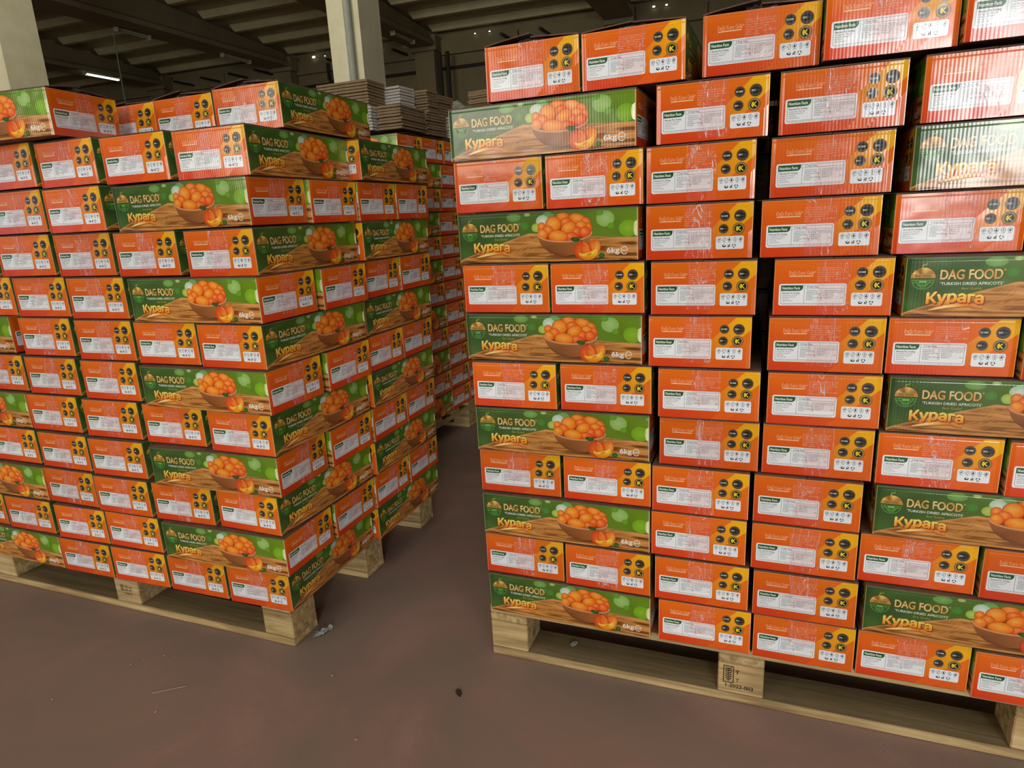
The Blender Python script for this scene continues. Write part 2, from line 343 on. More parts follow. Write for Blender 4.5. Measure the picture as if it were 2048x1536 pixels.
# ------------------------------------------------------------------ printed art as flat coloured shapes
W_, L_, HB = .1935, .391, .1005
class Art:
    wid = 1.
    def __init__(s): s.v = []; s.f = []; s.c = []; s.uv = []; s.lay = 0
    def wall(s, org, ex, n, sx, sy):
        s.org, s.ex, s.n, s.sx, s.sy = Vector(org), Vector(ex), Vector(n), sx, sy; s.lay = 0; return s
    def P(s, x, y): return s.org + s.ex * (x * s.sx) + Vector((0, 0, y * s.sy)) + s.n * (s.lay * 3e-5)
    def add(s, pts, faces, col):
        b = len(s.v); s.v += [s.P(*p) for p in pts]
        cc = [lin(col(*p)) if callable(col) else lin(col) for p in pts]; cc = [c[:3] + (s.wid,) for c in cc]
        for f in faces:
            s.f.append(tuple(b + i for i in f)); s.c += [cc[i] for i in f]; s.uv += [(pts[i][0] * s.sx, pts[i][1] * s.sy) for i in f]
    def up(s, k=1): s.lay += k if s.auto else 0
    auto = True
    def at(s, n): s.lay = n; s.auto = False
    def poly(s, pts, col): s.add(pts, [tuple(range(len(pts)))], col); s.up()
    def disc(s, cx, cy, rx, ry=None, c=(255, 255, 255), e=None, n=22, rot=0., teeth=0):
        ry = ry or rx; e = e or c; pts = [(cx, cy)]; cr, sr = math.cos(rot), math.sin(rot)
        for k in range(n):
            t = 2 * math.pi * k / n; q = 1 - (.07 if teeth and k % 2 else 0)
            x, y = rx * q * math.cos(t), ry * q * math.sin(t); pts.append((cx + x * cr - y * sr, cy + x * sr + y * cr))
        def f(x, y): return c if (x, y) == (cx, cy) else e
        s.add(pts, [(0, k + 1, (k + 1) % n + 1) for k in range(n)], f); s.up()
    def ringd(s, cx, cy, r, wd, col, n=24, a0=0., a1=2 * math.pi, ry=None):
        q = (ry or r) / r; full = abs(a1 - a0) > 6.28; m = n if full else n + 1; pts = []
        for k in range(m):
            t = a0 + (a1 - a0) * k / n
            for rr in (r, r - wd): pts.append((cx + rr * math.cos(t), cy + rr * q * math.sin(t)))
        s.add(pts, [(2 * k, 2 * ((k + 1) % m), 2 * ((k + 1) % m) + 1, 2 * k + 1) for k in range(n)], col); s.up()
    def rrect(s, x0, y0, x1, y1, r, col, n=4, rs=None):
        rs = rs or (r, r, r, r); pts = []
        for (cx, cy, a, rr) in ((x1, y1, 0, rs[0]), (x0, y1, 1, rs[1]), (x0, y0, 2, rs[2]), (x1, y0, 3, rs[3])):
            sx_ = -1 if a in (0, 3) else 1; sy_ = -1 if a in (0, 1) else 1
            if rr == 0: pts.append((cx, cy)); continue
            for k in range(n + 1):
                t = (a + k / n) * math.pi / 2; pts.append((cx + sx_ * rr + rr * math.cos(t), cy + sy_ * rr + rr * math.sin(t)))
        s.poly(pts, col)
    def bar(s, x0, y0, x1, y1, wd, col):
        dx, dy = x1 - x0, y1 - y0; l = math.hypot(dx, dy) or 1; nx, ny = -dy / l * wd / 2, dx / l * wd / 2
        s.add([(x0 + nx, y0 + ny), (x0 - nx, y0 - ny), (x1 - nx, y1 - ny), (x1 + nx, y1 + ny)], [(0, 1, 2, 3)], col)
    def grid(s, x0, y0, x1, y1, nx, ny, col, warp=None):
        pts = [(x0 + (x1 - x0) * i / nx, y0 + (y1 - y0) * j / ny) for j in range(ny + 1) for i in range(nx + 1)]
        if warp: pts = [warp(*p) for p in pts]
        s.add(pts, [(j * (nx + 1) + i, j * (nx + 1) + i + 1, (j + 1) * (nx + 1) + i + 1, (j + 1) * (nx + 1) + i) for j in range(ny) for i in range(nx)], col); s.up()
    def text(s, t, x, y, h, col, w=None, bold=0., rot=0., res=2, wave=None):
        V0, F0, hh, ww = glyphs(t, 0., res); k = h / hh; kx = (w / ww) if w else k; cr, sr = math.cos(rot), math.sin(rot)
        bb = bold * .8; offs = [(0, 0)] if bold < .012 else ([(-bb * .6, 0), (bb * .6, 0)] if res == 1 else [(-bb, 0), (bb, 0), (0, bb * .7), (0, -bb * .7)])
        for q, (dx, dy) in enumerate(offs):
            s.lay += .22; s._text([(a + dx, b + dy) for a, b in V0], F0, kx, k, cr, sr, x, y, col, wave)
        s.lay -= .22 * len(offs); s.up()
    def _text(s, V, F, kx, k, cr, sr, x, y, col, wave):
        pts = []
        for a, b in V:
            px, py = a * kx, b * k
            if wave: py += wave(px)
            pts.append((x + px * cr - py * sr, y + px * sr + py * cr))
        s.add(pts, F, col)
    def build(s, name, mats):
        me = bpy.data.meshes.new(name); me.from_pydata(s.v, [], s.f); me.update()
        ca = me.color_attributes.new('Col', 'FLOAT_COLOR', 'CORNER'); uv = me.uv_layers.new(name='UV')
        ca.data.foreach_set('color', [x for c in s.c for x in c]); uv.data.foreach_set('uv', [x for c in s.uv for x in c])
        for m in mats: me.materials.append(m)
        return me
_G = {}
def glyphs(t, bold, res):
    if (t, bold, res) in _G: return _G[(t, bold, res)]
    c = bpy.data.curves.new('t', 'FONT'); c.body = t; c.size = 1; c.offset = bold; c.resolution_u = res; c.fill_mode = 'FRONT'
    o = bpy.data.objects.new('t', c); me = o.to_mesh()
    V = [(v.co.x, v.co.y) for v in me.vertices]; F = [tuple(p.vertices) for p in me.polygons]; o.to_mesh_clear()
    bpy.data.objects.remove(o); bpy.data.curves.remove(c)
    x0 = min(v[0] for v in V); V = [(a - x0, b) for a, b in V]
    caps = max(v[1] for v in V); ww = max(v[0] for v in V)
    _G[(t, bold, res)] = (V, F, caps, ww); return _G[(t, bold, res)]

CREAM = (252, 214, 178); GOLD1, GOLD2 = (240, 205, 120), (150, 105, 40)
def lerp(a, b, t): t = min(1, max(0, t)); return tuple(a[i] + (b[i] - a[i]) * t for i in range(3))
def end_art(A, org, ex, n):
    A.wall(org, ex, n, W_ / 1690, HB / 873); A.wid = W_
    def g(x, y):
        t = y / 873; c = lerp((220, 64, 26), (236, 114, 22), t)
        return lerp(c, (234, 120, 24), max(0, (x - 300) / 2200))
    A.at(0); A.grid(0, 0, 1690, 873, 16, 8, g)
    A.at(1)
    A.poly([(900, 0), (1180, 250), (1690, 700), (1690, 460), (1180, 0)], lambda x, y: (232, 96, 26) if y < 300 else (238, 118, 26))
    A.at(2); A.poly([(1055, 490), (1455, 873), (1690, 873), (1690, 665), (1075, 130), (1010, 200)], lambda x, y: lerp((228, 108, 28), (250, 184, 24), (x + y - 1300) / 900))
    A.at(3); A.text('Dağı Kuru Gıda', 222, 645, 60, (252, 206, 160), w=354, bold=.05); A.lay = 4.2; A.text('Dağı Kuru Gıda', 226, 647, 56, (232, 104, 34), w=346); A.lay = 3
    A.text('®', 578, 670, 26, CREAM)
    A.bar(225, 620, 570, 620, 16, (250, 205, 160)); A.up()
    for i, (t, wd) in enumerate((('Head Office: Inonu Mahallesi Sanayi Cad. 3. Sokak', 430), ('No: 14 Malatya / TURKEY  Tel: +90 422', 400), ('Factory: Organize Sanayi Bolgesi 2. Kisim', 430),
                                 ('12. Cadde No: 8 Yesilyurt', 330), ('Registration TR 44 0417  info', 300), ('www      info      export office', 425), ('Made in Turkiye', 200))):
        A.text(t, 630, 735 - i * 34, 20, (252, 196, 150), w=wd, bold=.02, res=1)
    # nutrition panel
    A.at(3); A.rrect(80, 153, 1055, 500, 32, (244, 247, 250))
    A.at(4)
    for a in ((110, 190, 110, 475), (1030, 190, 1030, 475), (110, 475, 1030, 475), (110, 190, 1030, 190), (455, 190, 455, 475), (470, 425, 1030, 425)): A.bar(*a, 5, (90, 110, 120))
    A.up()
    A.at(5); A.rrect(110, 388, 435, 475, 0, (34, 92, 48), rs=(0, 0, 0, 60), n=5)
    A.at(6); A.text('Nutrition Facts', 128, 412, 42, (245, 248, 240), w=262, bold=.03)
    A.text('Amount Per Serving', 130, 342, 32, (40, 44, 48), w=256, bold=.025, res=1)
    for i, (t, wd) in enumerate((('Serving Size 100 g (6)', 225), ('Servings Per Container 60', 200), ('Calories 250', 105), ('Calories from Fat 0', 150))):
        A.text(t, 130, 312 - i * 30, 21, (62, 66, 70), w=wd, bold=.01, res=1)
    A.text('% Daily Value', 490, 436, 30, (40, 44, 48), w=175, bold=.025, res=1)
    for i, t in enumerate(('Total Fat 0 g', 'Saturated 0 g', 'Cholesterol 0 mg', 'Sodium', 'Potassium 1162 mg', 'Protein')):
        A.text(t, 488, 385 - i * 29, 20, (66, 70, 76), bold=.012, res=1); A.text('0%', 690, 385 - i * 29, 19, (66, 70, 76), res=1)
        A.bar(485, 377 - i * 29, 720, 377 - i * 29, 2, (150, 156, 160))
    for i, (t, v) in enumerate((('Total Carbohydrate 63 g', '23%'), ('Dietary Fiber 7,3 g', '25%'), ('Sugars 53 g', ''), ('Protein 3 g', ''), ('Vitamin A', '72%'))):
        A.text(t, 735, 385 - i * 29, 20, (66, 70, 76), w=min(230, 12 * len(t)), bold=.012, res=1)
        if v: A.text(v, 975, 385 - i * 29, 19, (66, 70, 76), res=1)
        A.bar(732, 377 - i * 29, 1020, 377 - i * 29, 2, (150, 156, 160))
    A.text('Percent Daily Values are based on a 2,000 calorie diet. Your daily values may be higher or lower depending on your needs.', 120, 166, 15, (90, 92, 96), w=890, res=1)
    # badges
    BL = (44, 40, 36)
    for (cx, cy, r, teeth, t1) in ((1260, 668, 84, 1, 'ISO 22000'), (1492, 668, 95, 0, 'ISO'), (1245, 470, 82, 1, 'ISO')):
        A.at(3); A.disc(cx, cy, r, r, (226, 140, 40), n=26 if not teeth else 40, teeth=teeth);A.at(4); A.disc(cx, cy, r * .94, r * .94, BL, n=26 if not teeth else 40, teeth=teeth)
        A.at(5); A.ringd(cx, cy, r * .82, 3, (150, 144, 132)); A.text(t1, cx - r * .62, cy - 10, 24, (235, 232, 220), w=r * (1.15 if len(t1) > 3 else .55), bold=.04)
        if t1 == 'ISO': A.text('22000', cx - 2, cy - 9, 20, (120, 116, 108), w=r * .6, res=1)
        A.ringd(cx, cy, r * .66, 6, (120, 114, 100), n=10, a0=3.6, a1=5.8); A.ringd(cx, cy, r * .66, 4, (120, 114, 100), n=10, a0=.6, a1=2.5)
    cx, cy = 1475, 468
    A.at(3); A.disc(cx, cy, 94, 94, (60, 50, 26)); A.at(4); A.ringd(cx, cy, 88, 24, (176, 148, 78)); A.at(5); A.ringd(cx, cy, 82, 5, (92, 74, 34)); A.disc(cx, cy, 62, 62, (34, 30, 24))
    A.at(6); A.ringd(cx + 4, cy, 46, 9, (236, 206, 60), n=12, a0=2.0, a1=4.3); A.text('K', cx - 24, cy - 34, 68, (244, 218, 52), w=62, bold=.05)
    # symbols
    A.at(3); A.rrect(1130, 148, 1560, 353, 26, (240, 245, 250))
    A.at(4)
    for i, x in enumerate((1180, 1260, 1337, 1425, 1510)):
        A.ringd(x, 303, 31, 5, (70, 84, 92), n=18)
        if i == 0: A.bar(x - 14, 290, x + 16, 314, 10, (90, 110, 118)); A.disc(x, 303, 12, 10, (96, 120, 130), n=8)
        if i == 1: A.bar(x - 18, 286, x + 16, 322, 6, (70, 84, 92))
        if i == 2: A.disc(x, 296, 14, 14, (30, 34, 36), n=10); A.poly([(x - 8, 304), (x + 2, 328), (x + 10, 304)], (30, 34, 36))
        if i == 3: A.bar(x, 282, x, 324, 6, (60, 70, 76)); A.bar(x - 12, 312, x + 12, 296, 5, (60, 70, 76))
        if i == 4: A.disc(x, 300, 14, 18, (84, 96, 102), n=8); A.bar(x - 20, 284, x + 20, 322, 5, (40, 48, 52))
        A.bar(x - 20, 259, x + 20, 259, 7, (120, 130, 136))
    A.up()
    x = 1260; A.disc(x, 200, 30, 22, (34, 38, 42), n=14); A.at(5); A.disc(x + 3, 207, 17, 11, (226, 234, 240), n=10)
    x = 1335; A.poly([(x - 22, 178), (x - 18, 205), (x - 2, 218), (x - 4, 180)], (34, 38, 42)); A.poly([(x + 2, 176), (x + 4, 232), (x + 16, 222), (x + 14, 180)], (34, 38, 42))
    for k in range(3):
        a0 = math.pi / 2 + k * 2.094 + .25; A.ringd(1410, 200, 30, 13, (34, 38, 42), n=5, a0=a0, a1=a0 + 1.45)
    A.at(3)
    # worn white corners
    A.bar(6, 0, 6, 873, 9, (238, 150, 104)); A.bar(1684, 0, 1684, 873, 9, (250, 196, 120)); A.bar(0, 867, 1690, 867, 9, (236, 150, 96)); A.bar(0, 5, 1690, 5, 8, (176, 60, 40))

def apricot(A, cx, cy, rx, ry, rot=0., red=0.):
    a = lerp((255, 164, 52), (252, 108, 44), red); b = lerp((238, 108, 18), (218, 62, 26), red); n = 22
    RR = (0, .3, .55, .78, .93, 1.0, 1.05); pts = [(cx, cy)]; cols = []; cr, sr = math.cos(rot), math.sin(rot)
    def shade(q, t):
        x, y = q * math.cos(t), q * math.sin(t)
        if q > .98: return lerp(b, (190, 70, 14), .55)
        h = max(0, 1 - math.hypot(x + .2, y - .35) / .75); w = noise.noise(Vector((x * 2.6 + cx, y * 2.6, cy))) 
        c = lerp(a, b, q ** 2.2 * .85 + .25 * max(0, -y)); c = lerp(c, (255, 196, 104), h * .55)
        return lerp(c, b, .7 * max(0, w))
    cols.append(shade(0, 0))
    for q in RR[1:]:
        for k in range(n):
            t = 2 * math.pi * k / n; x, y = rx * q * math.cos(t), ry * q * math.sin(t); pts.append((cx + x * cr - y * sr, cy + x * sr + y * cr)); cols.append(shade(q, t))
    F = [(0, k + 1, (k + 1) % n + 1) for k in range(n)]
    for r_ in range(len(RR) - 2):
        F += [(1 + r_ * n + k, 1 + (r_ + 1) * n + k, 1 + (r_ + 1) * n + (k + 1) % n, 1 + r_ * n + (k + 1) % n) for k in range(n)]
    it = iter(cols); A.add(pts, F, lambda x, y: next(it)); A.up()
def side_art(A, org, ex, n):
    X, Y = 1740., 449.
    A.wall(org, ex, n, L_ / X, HB / Y); A.wid = L_; A.at(0)
    def bgc(x, y):
        t = x / X; c = lerp((56, 86, 38), (90, 122, 40), t * 1.8); c = lerp(c, (112, 146, 24), (t - .5) * 1.7)
        c = lerp(c, (48, 74, 40), .5 * max(0, 1 - t * 3) * (y / Y))
        q = noise.noise(Vector((x / 260, y / 180, 3))) * .5; return lerp(c, (134, 178, 70) if q > 0 else (48, 84, 36), abs(q) * .8)
    A.grid(0, 0, X, Y, 42, 11, bgc)
    A.lay = 1
    for (x, y, rx, ry, c, e) in ((580, 410, 72, 60, (132, 178, 96), (108, 158, 74)), (715, 440, 30, 22, (190, 214, 150), (150, 190, 100)), (690, 330, 40, 34, (86, 142, 56), (78, 134, 48)),
                                 (915, 390, 66, 56, (128, 176, 104), (112, 164, 88)), (862, 365, 62, 54, (226, 238, 226), (180, 212, 176)), (800, 310, 46, 40, (196, 214, 110), (160, 190, 70)),
                                 (1450, 364, 82, 70, (172, 204, 128), (140, 186, 88)), (1400, 420, 36, 30, (110, 166, 50), (100, 156, 40)), (1655, 272, 84, 72, (146, 190, 50), (120, 174, 28)), (1500, 300, 30, 26, (110, 168, 40), (104, 160, 34))):
        if y + ry > Y: ry = Y - y - 2 if Y - y > 20 else 16; 
        y = min(y, Y - ry - 2); A.disc(x, y, rx, ry, c, e, n=28); A.lay += .4
    A.lay = 5.4; A.poly([(1738, 200), (1712, 215), (1700, 250), (1698, 285), (1708, 325), (1738, 345)], lambda x, y: (250, 250, 214) if x > 1705 else (196, 220, 110))
    # table of boards
    def top(x):
        t = x / X
        if t < .42: return 22 + (262 - 22) * (t / .42) ** .88
        if t < .72: return 262 + (216 - 262) * (t - .42) / .3
        return 216 + (196 - 216) * (t - .72) / .28
    def wood(x, y):
        f = .8 * noise.noise(Vector((x / 300, y / 17 + x / 900, 1))) + .5 * noise.noise(Vector((x / 160, y / 8, 5)))
        c = lerp((160, 98, 42), (222, 158, 86), f * 1.5 + .42) if f > -.15 else lerp((150, 90, 38), (98, 54, 20), -f * 1.7 - .1)
        if y > top(x) - 14: c = lerp(c, (222, 172, 112), .5)
        return lerp(c, (216, 152, 72), .25 * (1 - abs(x - 600) / 900) if abs(x - 600) < 900 else 0)
    A.lay = 6; A.grid(0, 0, X, 1, 110, 30, wood, warp=lambda x, y: (x, y * top(x)))
    A.lay = 7
    for i in range(9):
        x = i * 13; A.bar(x, 2 + i * 1.2, x + 60 + i * 5, 34 - i * 3, 3.5, (84, 48, 22))
    A.up()
    # bowl
    cx = 1068.
    def bprof(t): return (cx + 258 * math.cos(t), 262 + (232 if True else 0) * math.sin(t) * .93)
    pts = [(cx + 254 * math.cos(t), 244 + 196 * math.sin(t)) for t in [math.pi + math.pi * k / 22 for k in range(23)]]
    A.lay = 7; A.disc(cx + 60, 46, 230, 26, (96, 54, 24), (150, 92, 44), n=24)
    A.lay = 8; A.poly(pts, lambda x, y: lerp((92, 48, 20), (186, 118, 62), .5 + (y - 60) / 380 + .3 * math.sin((x - cx) / 90)))
    A.lay = 9
    for i in range(5): A.ringd(cx, 244, 248 - i * 6, 3, (150, 84, 44), n=16, a0=math.pi * 1.08, a1=math.pi * 1.92, ry=168 - i * 34)
    A.lay = 10; A.disc(cx, 246, 262, 78, (226, 176, 130), n=36); A.lay = 11; A.disc(cx, 249, 248, 66, (150, 70, 24), n=36)
    A.lay = 12; A.auto = True
    for q in ((-11, 143, 68, 44, 0, .3), (130, 124, 84, 46, -.3, .15), (-101, 88, 74, 68, .1, 0), (200, 84, 48, 52, 0, .3), (20, 99, 56, 42, 0, .6), (-214, 66, 38, 42, 0, .3), (228, 44, 34, 46, 0, .6), (-158, 34, 54, 42, 0, .4),
              (160, 62, 54, 46, .2, .25), (108, 12, 64, 48, 0, .8), (194, 8, 52, 48, .2, .8), (42, 50, 74, 52, .5, .05), (-206, 2, 46, 48, .2, .05), (60, -28, 70, 38, 0, .85), (-60, -20, 92, 52, -.05, .0)):
        apricot(A, cx + q[0], 246 + q[1], q[2], q[3], q[4], q[5])
    # front lip of the bowl
    lip = [(cx + 262 * math.cos(t), 246 + 78 * math.sin(t)) for t in [math.pi + math.pi * k / 20 for k in range(21)]]
    inn = [(cx + 250 * math.cos(t), 249 + 68 * math.sin(t)) for t in [math.pi + math.pi * k / 20 for k in range(21)]]
    A.add(lip + inn, [(k, k + 1, k + 22, k + 21) for k in range(20)], (214, 160, 114)); A.up()
    A.lay += 1
    # whole apricots, slice, leaves
    A.disc(1350, 120, 56, 66, (250, 160, 52), (226, 96, 30), n=24, rot=-.2); A.disc(1370, 116, 32, 56, (252, 176, 78), (240, 130, 44), n=20, rot=-.2)
    A.disc(1240, 92, 84, 82, (246, 128, 44), (216, 66, 28), n=28); A.disc(1270, 96, 50, 74, (250, 140, 50), (228, 80, 30), n=22, rot=.25)
    A.ringd(1228, 92, 66, 5, (255, 176, 96), n=12, a0=-1.0, a1=1.3, ry=76)
    A.bar(1238, 168, 1224, 190, 6, (96, 50, 24)); A.up()
    A.disc(1172, 192, 44, 20, (62, 112, 48), (30, 78, 34), n=14, rot=-.15); A.disc(1414, 44, 28, 24, (60, 130, 48), (34, 92, 34), n=10)
    sl = [(1290 + 88 * math.cos(t), 78 + 72 * math.sin(t)) for t in [math.pi * 1.02 + .98 * math.pi * k / 16 for k in range(17)]] + [(1370, 112), (1330, 86), (1290, 70), (1240, 62)]
    A.poly(sl, lambda x, y: (255, 196, 40) if y > 45 else (240, 140, 20))
    A.poly([(1368, 108), (1330, 84), (1290, 70), (1216, 54), (1250, 38), (1310, 40), (1350, 66)], lambda x, y: (255, 214, 92) if y > 50 else (250, 180, 40))
    A.disc(1300, 56, 28, 12, (226, 120, 20), (244, 166, 40), n=12, rot=.35)
    A.at(8)
    # emblem
    ex0, ey0 = 122., 294.
    def gold(x, y): return lerp((150, 100, 30), (250, 214, 120), .5 + .5 * math.sin(x / 17. + y / 30.))
    dome = [(ex0 + 82 * math.cos(t), ey0 + 80 * math.sin(t)) for t in [math.pi * k / 18 for k in range(19)]]
    A.poly([(ex0 + 86, ey0 - 4)] + [(ex0 + 86 * math.cos(t), ey0 + 86 * math.sin(t)) for t in [math.pi * k / 18 for k in range(19)]] + [(ex0 - 86, ey0 - 4)], (92, 62, 22))
    A.lay = 9; A.add(dome + [(ex0, ey0 + 4)], [(k, k + 1, 19) for k in range(18)], gold); A.up()
    A.lay = 10; A.rrect(ex0 - 78, ey0 + 2, ex0 + 78, ey0 + 32, 10, (196, 152, 66)); A.lay = 11; A.text('DAG FOOD', ex0 - 52, ey0 + 8, 18, (70, 50, 20), w=104, bold=.03)
    A.ringd(ex0 + 14, ey0 + 88, 26, 5, (226, 196, 110), n=8, a0=2.2, a1=3.9); A.disc(ex0 + 12, ey0 + 104, 15, 6, (110, 170, 60), n=8, rot=.7)
    A.lay = 8
    GR = (96, 168, 70)
    for r_ in (76, 50): A.ringd(ex0, ey0 - 10, r_, 5, GR, n=18, a0=math.pi, a1=2 * math.pi)
    for a_ in (-52, -26, 0, 26, 52): A.bar(ex0 + a_, ey0 - 16, ex0 + a_ * .35, ey0 - 84 + abs(a_) * .3, 5, GR)
    for yy in (-16, -34): A.bar(ex0 - 70, ey0 + yy, ex0 + 70, ey0 + yy, 5, GR)
    A.bar(ex0 - 26, ey0 - 26, ex0 + 26, ey0 - 26, 9, (150, 206, 120)); A.up()
    A.text('DAG FOOD', 238, 280, 70, (84, 60, 24), w=392, bold=.055, res=5); A.lay = 10; A.text('DAG FOOD', 234, 284, 70, lambda x, y: lerp((214, 160, 74), (246, 218, 150), .5 + .5 * math.sin(x / 33. + y / 25)), w=392, bold=.035, res=5)
    A.text('®', 630, 340, 16, (220, 200, 150)); A.text("'TURKISH DRIED APRICOTS'", 238, 240, 22, (238, 242, 230), w=398, bold=.015); A.text('Best Quality', 380, 206, 18, (190, 170, 80), w=130)
    wv = lambda px: 14 * math.sin(min(1, px / 350) * math.pi)
    A.lay = 8; A.text('Курага', 166, 90, 88, (150, 56, 16), w=364, bold=.075, wave=wv, res=5)
    A.lay = 9.5; A.text('Курага', 160, 98, 84, lambda x, y: lerp((246, 128, 14), (255, 232, 110), (y - 92) / 80), w=364, bold=.055, wave=wv, res=5)
    sw = [(180 + 350 * k / 12, 46 + 40 * math.sin(math.pi * k / 12 * .75 + .1) - (10 if k > 9 else 0)) for k in range(13)]
    th = [10 * math.sin(math.pi * (.12 + .88 * k / 12)) + 2 for k in range(13)]
    A.lay = 8
    for off, c0, c1 in ((-5, (130, 50, 20), (130, 50, 20)), (0, (236, 120, 30), (255, 226, 140))):
        P1 = [(x, y + off + t) for (x, y), t in zip(sw, th)]; P2 = [(x, y + off - t) for (x, y), t in zip(sw, th)]
        A.add(P1 + P2, [(k, k + 1, k + 14, k + 13) for k in range(12)], (lambda c0, c1: lambda x, y: lerp(c0, c1, .5 + .5 * math.sin((x - 180) / 60)))(c0, c1)); A.lay += 1
    A.text('6kg', 1462, 66, 46, (246, 244, 236), w=112, bold=.03, res=5)
    A.ringd(1618, 84, 32, 6, (246, 244, 236), n=18, a0=.15, a1=5.6, ry=36); A.bar(1590, 84, 1649, 84, 6, (246, 244, 236)); A.up()
    A.lay = 9; A.bar(5, 0, 5, Y, 5, (150, 160, 110)); A.bar(X - 5, 0, X - 5, Y, 6, (206, 214, 160)); A.bar(0, Y - 3, X, Y - 3, 4, (120, 150, 90))

def carton_body():
    A = Art(); w, l = W_ / 2, L_ / 2
    end_art(A, (-w, -l, 0), (1, 0, 0), (0, -1, 0)); side_art(A, (w, -l, 0), (0, 1, 0), (1, 0, 0))
    end_art(A, (w, l, 0), (-1, 0, 0), (0, 1, 0)); side_art(A, (-w, l, 0), (0, -1, 0), (-1, 0, 0))
    nprint = len(A.f)
    A.wall((0, 0, 0), (1, 0, 0), (0, 0, 0), 1, 1)
    b = len(A.v); w2, l2 = w - .0002, l - .0002
    A.v += [Vector(q) for q in ((-w2, -l2, 0), (w2, -l2, 0), (w2, l2, 0), (-w2, l2, 0), (-w2, -l2, HB), (w2, -l2, HB), (w2, l2, HB), (-w2, l2, HB))]
    for f in ((3, 2, 1, 0), (4, 5, 6, 7), (0, 1, 5, 4), (1, 2, 6, 5), (2, 3, 7, 6), (3, 0, 4, 7)):
        A.f.append(tuple(b + i for i in f)); A.c += [lin((110, 84, 62))] * 4; A.uv += [(0, 0)] * 4
    me = A.build('carton_body', [M_PRINT, M_KRAFT])
    for i in range(nprint, len(me.polygons)): me.polygons[i].material_index = 1
    return me
ME_BODY = carton_body()

def flap_mesh(side, ridge, seed):
    """one long lid flap lying on the walls, arched towards the taped middle seam"""
    r = random.Random(seed); nx, ny, th = 5, 12, .0022; V = []
    for top in (1, 0):
        for j in range(ny + 1):
            for i in range(nx + 1):
                s = i / nx; y = -L_ / 2 - .0006 + (L_ + .0012) * j / ny; x = side * (W_ / 2 * (1 - s) + .0006)
                z = HB + .0003 + ridge * (s ** .8) * (.75 + .25 * math.sin(j * .7 + seed)) + (0 if not top else th)
                V.append((x, y, z))
    m = (nx + 1) * (ny + 1); F = []
    for j in range(ny):
        for i in range(nx):
            a = j * (nx + 1) + i; q = (a, a + 1, a + nx + 2, a + nx + 1)
            F.append(q if side < 0 else q[::-1]); q2 = tuple(m + k for k in q); F.append(q2[::-1] if side < 0 else q2)
    for j in range(ny):
        for i in (0, nx):
            a = j * (nx + 1) + i; F.append((a, a + nx + 1, a + nx + 1 + m, a + m))
    for i in range(nx):
        for j in (0, ny):
            a = j * (nx + 1) + i; F.append((a, a + 1, a + 1 + m, a + m))
    me = mesh('top_flap', V, F, M_KRAFT); bm = bmesh.new(); bm.from_mesh(me); bmesh.ops.recalc_face_normals(bm, faces=bm.faces); bm.to_mesh(me); bm.free(); return me
def tape_mesh(ridge, seed, lo=.03):
    r = random.Random(seed); hw = .026; nx = 10; c = r.uniform(-.004, .004)
    path = []
    l = L_ / 2
    for k in range(13): path.append((-l - .0011, HB * (lo + (1 - lo) * k / 12), (0, -1, 0)))
    for k in range(1, 12): path.append((-l + L_ * k / 12, HB + .0028 + ridge, (0, 0, 1)))
    for k in range(13): path.append((l + .0011, HB * (1 - (1 - lo) * k / 12), (0, 1, 0)))
    V = []
    for q, (y, z, n) in enumerate(path):
        for i in range(nx + 1):
            x = c + hw * (2 * i / nx - 1) + (r.uniform(-.0012, .0012) if i in (0, nx) else 0)
            dd = .0003 + max(0, noise.noise(Vector((x * 120 + seed * 7, q * .8, seed)))) * .0008
            if n[2]: dd *= .3
            V.append((x + c * 0, y + n[1] * dd, z + n[2] * dd))
    F = [(q * (nx + 1) + i, q * (nx + 1) + i + 1, (q + 1) * (nx + 1) + i + 1, (q + 1) * (nx + 1) + i) for q in range(len(path) - 1) for i in range(nx)]
    return mesh('packing_tape', V, F, M_TAPE, True)
FLAPS = [(flap_mesh(-1, .0012, k), flap_mesh(1, .001, k + 5)) for k in range(2)]
FLAPS_HI = [(flap_mesh(-1, rg, k), flap_mesh(1, rg * .8, k + 3)) for k, rg in enumerate((.010, .014, .007))]
TAPES = [tape_mesh(.0004, k, lo) for k, lo in enumerate((.02, .3, .05, .45, .1))]
TAPES_HI = [tape_mesh(rg + .0008, 9 + k, .2) for k, rg in enumerate((.010, .014, .007))]

def carton(x, y, z, yaw, label, group, hi=False, sz=1.):
    e = empty('carton', (x, y, z), yaw)
    b = link('body', ME_BODY, e); b.scale.z = sz
    i = rnd.randrange(3) if hi else rnd.randrange(2); fl = (FLAPS_HI if hi else FLAPS)[i]
    for m in fl: f = link('top_flap', m, e); f.scale.z = sz
    t = link('packing_tape', (TAPES_HI[i] if hi else rnd.choice(TAPES)), e); t.scale.z = sz
    tag(e, label, 'box', group); return e

